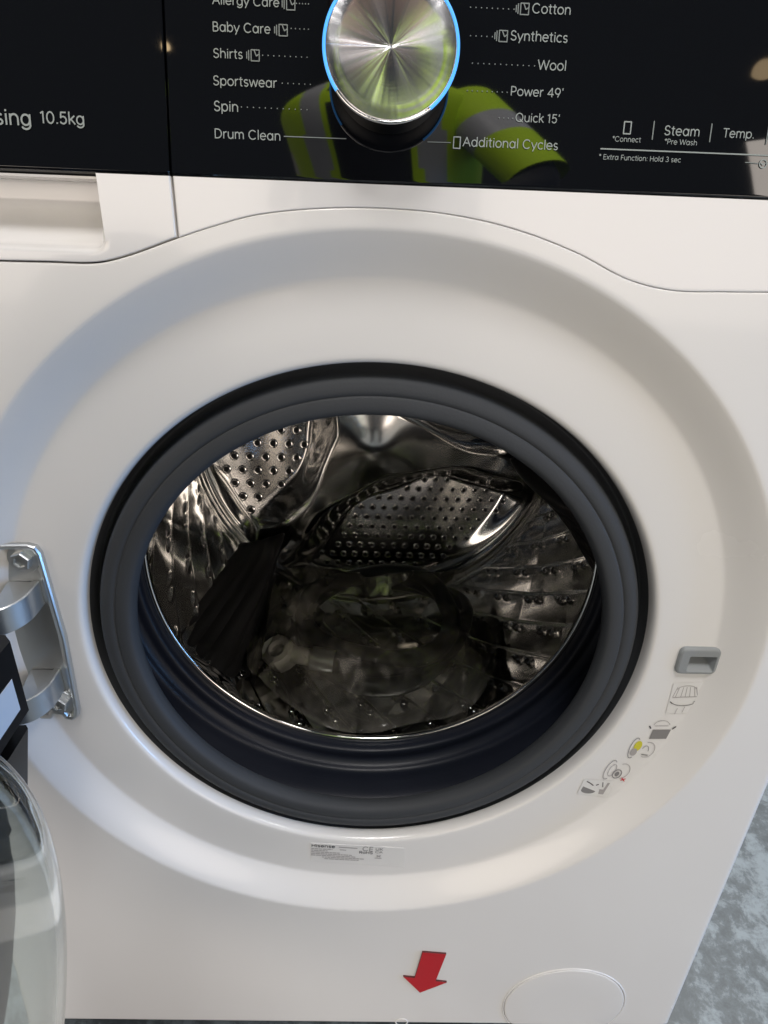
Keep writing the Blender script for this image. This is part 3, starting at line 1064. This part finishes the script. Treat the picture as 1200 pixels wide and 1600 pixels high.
picto(.1890, .3270, R(-14), [('l', 'print_soft', (LW*1.5, arc(-4.5*u, 0, 2.7*u, 8*u, 60, 300))), ('l', 'print_soft', (LW, arc(-3*u, 0, 2*u, 5*u, 0, 360))), ('l', 'print_soft', (LW, arc(3*u, 1*u, 4.5*u, 6*u, -80, 120))),
      ('l', 'print_grey', (LW*1.6, arc(1*u, -2*u, 2.6*u, 3.6*u, 0, 360))), ('p', 'print_grey', arc(1*u, -2*u, 1.3*u, 2*u, 0, 360)), ('l', 'print_red', (LW*1.6, [(5*u, -4*u), (8*u, -6.5*u)])), ('l', 'print_red', (LW*1.6, [(5.3*u, -6.3*u), (7.8*u, -4.2*u)]))])
picto(.1762, .3095, R(-6), [('p', 'label_film', [(-10*u, -6.5*u), (9*u, -7*u), (10*u, 7*u), (-9*u, 6*u)]), ('p', 'print_grey', arc(-4*u, -3*u, 4.5*u, 2.6*u, 0, -180) + [(-8*u, 0)]),
      ('l', 'print_dark', (LW*2, [(-7*u, 4.5*u), (-4*u, 3*u), (-2*u, 1.5*u)])), ('l', 'print_dark', (LW*2, [(-.5*u, 2*u), (1*u, 3*u)])), ('l', 'print_grey', (LW*2, [(3*u, 5*u), (4*u, 1*u)])),
      ('p', 'print_soft', [(3*u, -5*u), (6*u, -5*u), (7.5*u, 5*u), (6*u, 5*u), (5*u, -1*u), (2.5*u, -1*u)])])

# rating label below the opening
la = [(-.0432, .2410), (.0335, .2368), (.0345, .2140), (-.0430, .2195)]
mb = MB()
mb.prism([FR(x, z, .0002) for x, z in la], (0, .0004, 0))
rl = child(mb.out('rating_label', 'label_film', None, False))
TL = math.atan2(-.0042, .0767)
def LB(x, s, h=0.0):
    """label frame: x from its left edge, s from its top edge down negative"""
    return FR(-.0432 + x * math.cos(TL) - s * math.sin(TL), .2410 + x * math.sin(TL) + s * math.cos(TL), .0002 + h)
text_mesh('Hisense', .0010, .0200, -.0027, LB, 'print_dark', .02, parent=rl, vscale=.85, h=.0003)
text_mesh('CE', .0425, .0510, -.0036, LB, 'print_grey', .01, parent=rl, h=.0003)
text_mesh('UK', .0530, .0590, -.0030, LB, 'print_grey', .01, parent=rl, vscale=.8, h=.0003)
text_mesh('CA', .0530, .0590, -.0064, LB, 'print_grey', .01, parent=rl, vscale=.8, h=.0003)
text_mesh('RoHS', .0400, .0510, -.0078, LB, 'print_dark', .02, parent=rl, vscale=.9, h=.0003)
lines = []
rl_rng = random.Random(3)
for k, (a, c_) in enumerate(((.001, .018), (.001, .014), (.001, .024), (.001, .034), (.001, .037), (.010, .044), (.012, .040))):
    x = a
    while x < c_:
        w_ = rl_rng.uniform(.0012, .0042)
        lines.append([(x, -.0060 - k * .0019), (min(c_, x + w_), -.0060 - k * .0019)])
        x += w_ + .0007
lines += [[(.023, -.0026), (.038, -.0030)], [(.024, -.0058), (.029, -.0058)], [(.053, -.0135), (.0585, -.0135)], [(.0545, -.0100), (.0575, -.0120)], [(.0575, -.0100), (.0545, -.0120)]]
strokes('small_print', lines, .0008, LB, 'print_soft', rl, h=.0003)

# red arrow sticker
A = [(.0533, .1267), (.0740, .1244), (.0676, .0843), (.0779, .0825), (.0547, .0661), (.0383, .0905), (.0487, .0888)]
mb = MB()
mb.prism([F(x, z, .0016) for x, z in A], (0, .0014, 0))
ar = child(mb.out('arrow_sticker', 'red_vinyl', None, False))
ar['label'] = 'red arrow sticker pointing down'
ar.data.materials.append(MATS['red_edge'])
for p in ar.data.polygons:
    if abs(p.normal.y) < .5:
        p.material_index = 1

# round filter cover: a raised ring seam, a disc inside and a shallow groove
FC = (.1895, .0465)
def fpt(r, a, h):
    return F(FC[0] + r * math.cos(a), max(ZB + .004, FC[1] + r * math.sin(a)), h)
mb = MB()
rows = []
for r, h in ((.0572, .0001), (.0568, .0007), (.0563, .0009), (.0559, .0007), (.0556, .0002)):
    rows.append([fpt(r, R(-38 + (256) * k / 120), h) for k in range(121)])
mb.quadgrid(rows)
child(mb.out('filter_cover_rim', 'white_enamel', None, True, 60))
mb = MB()
rows = []
for r, h in ((.0553, .0001), (.0551, .0008), (.0546, .0011), (.0535, .0012), (.03, .0012), (.0005, .0012)):
    rows.append([fpt(r, 2 * PI * k / 120, h) for k in range(120)])
mb.quadgrid(rows, close_u=True)
child(mb.out('filter_cover', 'white_enamel', None, True, 40))
mb = MB()
rows = []
for r in (.05535, .05580):
    rows.append([fpt(r, R(-38 + 256 * k / 120), .0003) for k in range(121)])
mb.quadgrid(rows)
child(mb.out('filter_cover_gap', 'print_grey', None, True, 0))
# small round plug mark at the bottom edge
mb = MB()
mb.lathe([(.0062, -.0001), (.0058, -.0006), (.0052, -.0006), (.0049, -.0001)], 40, (.0405, 0, .0145))
child(mb.out('screw_cover', 'white_enamel', None, True, 60))

# ------------------------------------------------------------------ the open door (a part of the machine, on its hinge)
HX, HY = -.245, -.030
PHI = R(86)
def D(uu, w, z):
    return (HX + uu * math.cos(PHI) + w * math.sin(PHI), HY - uu * math.sin(PHI) + w * math.cos(PHI), z)
UC = .245
def dl(prof, n=160, close=False):
    mb = MB()
    mb.lathe(prof, n, (UC, 0, ZC), 'Y', 0, close, lambda p: D(p[0], p[1], p[2]))
    return mb
door = child(dl([(.0005, -.034), (.10, -.034), (.20, -.032), (.230, -.028), (.245, -.018), (.2495, -.006), (.2495, .012), (.246, .022), (.238, .028), (.18, .030), (.169, .030), (.165, .022), (.150, .012), (.0005, .004)]).out('door', 'black_plastic', None, True, 40))
gl = resample([(.166, .012), (.1615, .018), (.1575, .032), (.1550, .055), (.1520, .074), (.1465, .0895), (.1370, .0990), (.1200, .1040), (.080, .1060), (.040, .1065), (.0006, .1065)], 4)
inner = []
for i, (r, w) in enumerate(gl):
    a, c_ = gl[max(0, i - 1)], gl[min(len(gl) - 1, i + 1)]
    t = Vector((c_[0] - a[0], c_[1] - a[1])).normalized()
    inner.append((max(.0004, r - abs(t.y) * .0070), w - abs(t.x) * .0070 if i > 2 else w))
child(dl(gl + list(reversed(inner)), 192, True).out('glass_bowl', 'clear_glass', None, True, 60), door)
mb = MB()
pts = [D(.004, -.004, 0), D(.004, .037, 0), D(.010, .0425, 0), D(.050, .0425, 0), D(.075, .020, 0), D(.075, -.004, 0)]
lo, hi = [], []
for zz, ins in ((.345, .004), (.348, 0), (.4915, 0), (.4945, .004)):
    pass
mb.prism([(p[0], p[1], .4240) for p in pts], (0, 0, .0500))
child(mb.out('hinge_cover', 'black_plastic', None, True, 30), door)
mb = MB()
pts = [D(.003, -.004, 0), D(.003, .034, 0), D(.006, .0365, 0), D(.030, .0365, 0), D(.075, .030, 0), D(.075, -.004, 0)]
mb.prism([(p[0], p[1], .4060) for p in pts], (-.015, 0, -.0700))
child(mb.out('hinge_cover', 'black_plastic', None, True, 30), door)
mb = MB()
pts2 = [D(.012, -.004, 0), D(.012, .028, 0), D(.07, .030, 0), D(.07, -.004, 0)]
mb.prism([(p[0], p[1], .4065) for p in pts2], (0, 0, .0170))
child(mb.out('hinge_block', 'black_plastic', None, True, 30), door)
# paper sticker on the hinge cover
mb = MB()
mb.prism([D(.018, .0427, .4320), D(.048, .0427, .4320), D(.048, .0427, .4540), D(.018, .0427, .4540)], tuple(Vector(D(0, .0003, 0)) - Vector(D(0, 0, 0))))
child(mb.out('sticker', 'paper', None, False), door)

# ------------------------------------------------------------------ inlet hose in its clear bag, lying in the drum
def hose():
    root = empty('inlet_hose', (.014, .35, ZC - DRAD), 'coiled dark grey inlet hose with pale plastic elbow inside the drum', 'hose')
    inv = Matrix.Translation(Vector((-.014, -.35, -(ZC - DRAD))))
    path = []
    turns = 3
    n = 260
    for k in range(n + 1):
        t = k / n
        a = R(205) + t * turns * 2 * PI
        rr = .108 - .020 * t + .006 * math.sin(3 * a + t * 5)
        x = .014 + rr * math.cos(a)
        y = .340 + rr * 1.05 * math.sin(a)
        zfloor = ZC - math.sqrt(max(0, (DRAD - .014) ** 2 - x * x))
        z = max(zfloor + .012,   .2260 + t * .030 + .005 * math.sin(2 * a + 1))
        path.append((x, y, z))
    s = path[0]
    lead = [(-.046, .2420, .2420), (-.054, .2540, .2380), (-.064, .2750, .2340)]
    mb = MB()
    mb.tube(resample(lead + path[4:], 2), .0118, 14)
    o = mb.out('hose_tube', 'hose_rubber', None, True, 0)
    o.parent = root; o.matrix_parent_inverse = inv
    mb = MB()
    mb.tube([(-.066, .2445, .2445), (-.046, .2420, .2425), (-.040, .2415, .2420)], .0135, 20)
    o = mb.out('metal_sleeve', 'zinc', None, True, 40)
    o.parent = root; o.matrix_parent_inverse = inv
    mb = MB()
    mb.tube(resample([(-.102, .2500, .2450), (-.093, .2480, .2470), (-.080, .2460, .2460), (-.064, .2442, .2445)], 4), .0098, 16)
    o = mb.out('elbow', 'nut_plastic', None, True, 40)
    o.parent = root; o.matrix_parent_inverse = inv
    mb = MB()
    rows = []
    ax = Vector((-.25, -.45, .85)).normalized()
    a = ax.cross(Vector((1, 0, 0))).normalized()
    c_ = ax.cross(a)
    ctr = Vector((-.104, .2505, .2455))
    for rr, h in ((.004, -.015), (.0165, -.015), (.0180, -.013), (.0180, .009), (.0165, .012), (.0100, .012), (.0095, .004), (.001, .004)):
        rows.append([tuple(ctr + ax * h + (a * math.cos(q * 2 * PI / 36) + c_ * math.sin(q * 2 * PI / 36)) * rr * (1.07 if (q % 6 == 0 and rr > .016) else 1)) for q in range(36)])
    mb.quadgrid(rows, close_u=True)
    o = mb.out('coupling_nut', 'nut_plastic', None, True, 40)
    o.parent = root; o.matrix_parent_inverse = inv
hose()

def bag():
    """crumpled film draped over the coil"""
    mb = MB()
    rows = []
    NX, NYY = 90, 90
    for j in range(NYY + 1):
        row = []
        for i in range(NX + 1):
            s, t = -1 + 2 * i / NX, -1 + 2 * j / NYY
            # square to rounded outline
            k = 1 / max(1.0, (abs(s) ** 4 + abs(t) ** 4) ** .25)
            x = .004 + .150 * s * k
            y = .312 + .132 * t * k
            wob = noise.noise(Vector((x * 14, y * 14, 3.1)))
            x += .012 * wob
            y += .010 * noise.noise(Vector((x * 14, y * 14, 9.1)))
            e = max(abs(s * k), abs(t * k))
            zf = ZC - math.sqrt(max(.0001, (DRAD - .006) ** 2 - x * x)) + .004
            dome = .072 * smooth01((1.02 - e) / .40)
            dip = .042 * math.exp(-(((x - .012) / .055) ** 2 + ((y - .34) / .05) ** 2))
            cr1 = noise.ridged_multi_fractal(Vector((x * 9, y * 9, .4)), 1.0, 2.1, 4, 1.0, 2.0)
            cr2 = noise.noise(Vector((x * 38, y * 38, 5.5)))
            z = zf + max(0, dome - dip) * (1 - .9 * min(1, (x / .19) ** 2)) + (.013 * (cr1 - 1.0) + .004 * cr2 + .012 * abs(noise.noise(Vector((x * 17 + 4, y * 11, 2.2))))) * smooth01((1.04 - e) / .15) + .003
            z = max(z, zf)
            row.append((x, y, z))
        rows.append(row)
    mb.quadgrid(rows)
    o = mb.out('plastic_bag', 'clear_film', None, True, 25)
    o['label'] = 'crumpled clear plastic bag over the coiled hose inside the drum'
    o['category'] = 'bag'
    # printed warning triangle
    def near(x, y):
        return min((p for r_ in rows for p in r_), key=lambda p: (p[0] - x) ** 2 + (p[1] - y) ** 2)[2] + .0016
    c3 = [(-.062, .372), (-.046, .374), (-.056, .352)]
    zz = max(near(*p) for p in c3)
    tb = MB()
    for (xa, ya), (xb, yb) in zip(c3, c3[1:] + c3[:1]):
        tb.tube([(xa, ya, zz), (xb, yb, zz)], .0009, 6)
    tr_ = tb.out('printed_triangle', 'hole_black', None, False)
    tr_.parent = o
    return o
bag()

# ------------------------------------------------------------------ the person taking the picture, seen mirrored in the black glass
def person():
    root = empty('person', (.035, -1.12, FLOOR), 'person in yellow high-visibility vest leaning towards the machine, mirrored in black glass', 'person')
    inv = Matrix.Translation(Vector((0, 1.12, -FLOOR)))
    J = {'pelvis': ((0, -1.16, .93), .145, .105), 'belly': ((0, -1.08, 1.08), .145, .105), 'chest': ((0, -.99, 1.22), .150, .105), 'neckb': ((0, -.93, 1.36), .075, .065), 'neck': ((0, -.905, 1.42), .052, .052),
         'head1': ((0, -.885, 1.50), .070, .085), 'head2': ((0, -.875, 1.585), .070, .088), 'head3': ((0, -.880, 1.645), .045, .055)}
    E = [('pelvis', 'belly'), ('belly', 'chest'), ('chest', 'neckb'), ('neckb', 'neck'), ('neck', 'head1'), ('head1', 'head2'), ('head2', 'head3')]
    for s, n in ((1, 'r'), (-1, 'l')):
        J['sh' + n] = ((s * (.175 if s > 0 else .150), -.955 if s > 0 else -1.0, 1.315), .062, .058)
        J['el' + n] = ((s * (.315 if s > 0 else .175), -.88 if s > 0 else -1.20, 1.06 if s > 0 else 1.08), .047, .047)
        J['wr' + n] = ((s * (.12 if s > 0 else .21), -.66 if s > 0 else -1.06, .86 if s > 0 else .88), .030, .030)
        J['pa' + n] = ((s * (.075 if s > 0 else .215), -.60 if s > 0 else -1.00, .835 if s > 0 else .83), .036, .022)
        J['hip' + n] = ((s * .095, -1.15, .86), .095, .095)
        J['kn' + n] = ((s * .115, -1.09, .47), .062, .065)
        J['an' + n] = ((s * .125, -1.16, .075), .042, .048)
        J['to' + n] = ((s * .14, -1.00, .028), .042, .028)
        E += [('chest', 'sh' + n), ('sh' + n, 'el' + n), ('el' + n, 'wr' + n), ('wr' + n, 'pa' + n), ('pelvis', 'hip' + n), ('hip' + n, 'kn' + n), ('kn' + n, 'an' + n), ('an' + n, 'to' + n)]
        px = Vector(J['pa' + n][0])
        for q in range(5):
            d = Vector((-s * .3, .75, -.45)) if s > 0 else Vector((0, .25, -.95))
            side = Vector((.5, .1, .9)) if s > 0 else Vector((.2, 1, .2))
            off = side.normalized() * ((q - 1.6) * .019)
            L_ = (.050, .075, .083, .076, .060)[q]
            b1 = px + off + d.normalized() * (.03 if q else .0)
            k1, k2 = n + 'f%da' % q, n + 'f%db' % q
            J[k1] = (tuple(b1 + d.normalized() * L_ * .55), .0095, .0095)
            J[k2] = (tuple(b1 + d.normalized() * L_ * .9 + Vector((-s * .018, 0, -.012))), .0080, .0080)
            E += [('pa' + n, k1), (k1, k2)]
    names = list(J)
    me = bpy.data.meshes.new('body')
    me.from_pydata([J[k][0] for k in names], [(names.index(a), names.index(b_)) for a, b_ in E], [])
    o = bpy.data.objects.new('body', me)
    COL.objects.link(o)
    md = o.modifiers.new('skin', 'SKIN')
    md.use_smooth_shade = True
    for i, k in enumerate(names):
        sv = me.skin_vertices[0].data[i]
        sv.radius = (J[k][1], J[k][2])
        sv.use_root = (k == 'pelvis')
    ms = o.modifiers.new('sub', 'SUBSURF')
    ms.levels = ms.render_levels = 2
    for nm in ('dark_cloth',):
        me.materials.append(MATS[nm])
    o.parent = root; o.matrix_parent_inverse = inv
    # face skin and hair as a shaped cap over the head
    mb = MB()
    rows = []
    for j in range(21):
        v = PI * (j / 20)
        row = []
        for i in range(32):
            a = 2 * PI * i / 32
            nose = .016 * math.exp(-((a - PI / 2) / .22) ** 2 - ((v - 1.75) / .20) ** 2)
            jaw = 1 - .25 * smooth01((v - 1.9) / 1.0)
            eye = -.006 * (math.exp(-((a - PI / 2 - .42) / .2) ** 2) + math.exp(-((a - PI / 2 + .42) / .2) ** 2)) * math.exp(-((v - 1.55) / .15) ** 2)
            r = math.sin(v) * jaw
            row.append(((.080 + eye) * r * math.cos(a), (.100 + nose + eye) * r * math.sin(a), .122 * math.cos(v)))
        rows.append([tuple(Vector((0, -.872, 1.545)) + Vector(p)) for p in row])
    mb.quadgrid(rows, close_u=True)
    o = mb.out('face', 'skin', None, True, 0)
    o.parent = root; o.matrix_parent_inverse = inv
    mb = MB()
    rows = []
    for j in range(15):
        v = PI * .62 * j / 14
        row = []
        for i in range(32):
            a = 2 * PI * i / 32
            front = max(0, math.sin(a))
            vv = v * (1 - .45 * front ** 2)
            row.append(tuple(Vector((0, -.878, 1.55)) + Vector((.088 * math.sin(vv) * math.cos(a), .108 * math.sin(vv) * math.sin(a), .130 * math.cos(vv)))))
        rows.append(row)
    mb.quadgrid(rows, close_u=True)
    o = mb.out('hair', 'hair', None, True, 0)
    o.parent = root; o.matrix_parent_inverse = inv
    # vest: lofted shell round the torso
    mb = MB()
    sec = [((0, -1.165, .86), .185, .150), ((0, -1.13, .98), .182, .150), ((0, -1.06, 1.12), .188, .150), ((0, -.99, 1.24), .200, .148), ((0, -.955, 1.31), .205, .125), ((0, -.94, 1.355), .170, .095), ((0, -.93, 1.385), .095, .075)]
    sec = resample([(c_[0], c_[1], c_[2], a, b_) for c_, a, b_ in sec], 5)
    NN = 96
    base = len(mb.v)
    for cx, cy, cz, a, b_ in sec:
        for i in range(NN):
            t = 2 * PI * i / NN
            mb.v.append((cx + a * math.cos(t), cy + b_ * math.sin(t), cz + (.012 * math.sin(t))))
    for j in range(len(sec) - 1):
        for i in range(NN):
            x = (mb.v[base + j * NN + i][0] + mb.v[base + j * NN + (i + 1) % NN][0]) / 2
            y = mb.v[base + j * NN + i][1]
            front = y > sec[j][1]
            ax_ = abs(x)
            mi = 0
            if front:
                if ax_ < .072: mi = 2
                elif ax_ < .088: mi = 0
                elif ax_ < .135: mi = 1
            if sec[j][2] < .98 and sec[j][2] > .92: mi = 1
            mb.f.append((base + j * NN + i, base + j * NN + (i + 1) % NN, base + (j + 1) * NN + (i + 1) % NN, base + (j + 1) * NN + i))
            mb.mi.append(mi)
    o = mb.out('vest', None, None, True, 0, mats=['vest_yellow', 'vest_strip', 'dark_cloth'])
    o.parent = root; o.matrix_parent_inverse = inv
    root.rotation_euler.z = R(14)
    root.scale = (1, 1, .95)
    for s in (1, -1):
        n = 'r' if s > 0 else 'l'
        a, c_ = Vector(J['sh' + n][0]), Vector(J['el' + n][0])
        mb = MB()
        P = [a + (c_ - a) * t for t in [k / 12 for k in range(-1, 12)]]
        b0 = len(mb.f)
        mb.tube([tuple(p) for p in P], lambda t: .070 - .010 * t, 24, cap=False)
        for fi in range(len(mb.f)):
            seg = fi // 24
            mb.mi[fi] = 1 if 4 <= seg <= 6 else 0
        o = mb.out('sleeve', None, None, True, 0, mats=['vest_yellow', 'vest_strip'])
        o.parent = root; o.matrix_parent_inverse = inv
person()

bpy.context.view_layer.update()
S.render.engine = 'CYCLES'
S.cycles.max_bounces = 12
S.cycles.transparent_max_bounces = 16
S.cycles.sample_clamp_indirect = 6
S.cycles.caustics_reflective = False
S.cycles.caustics_refractive = False
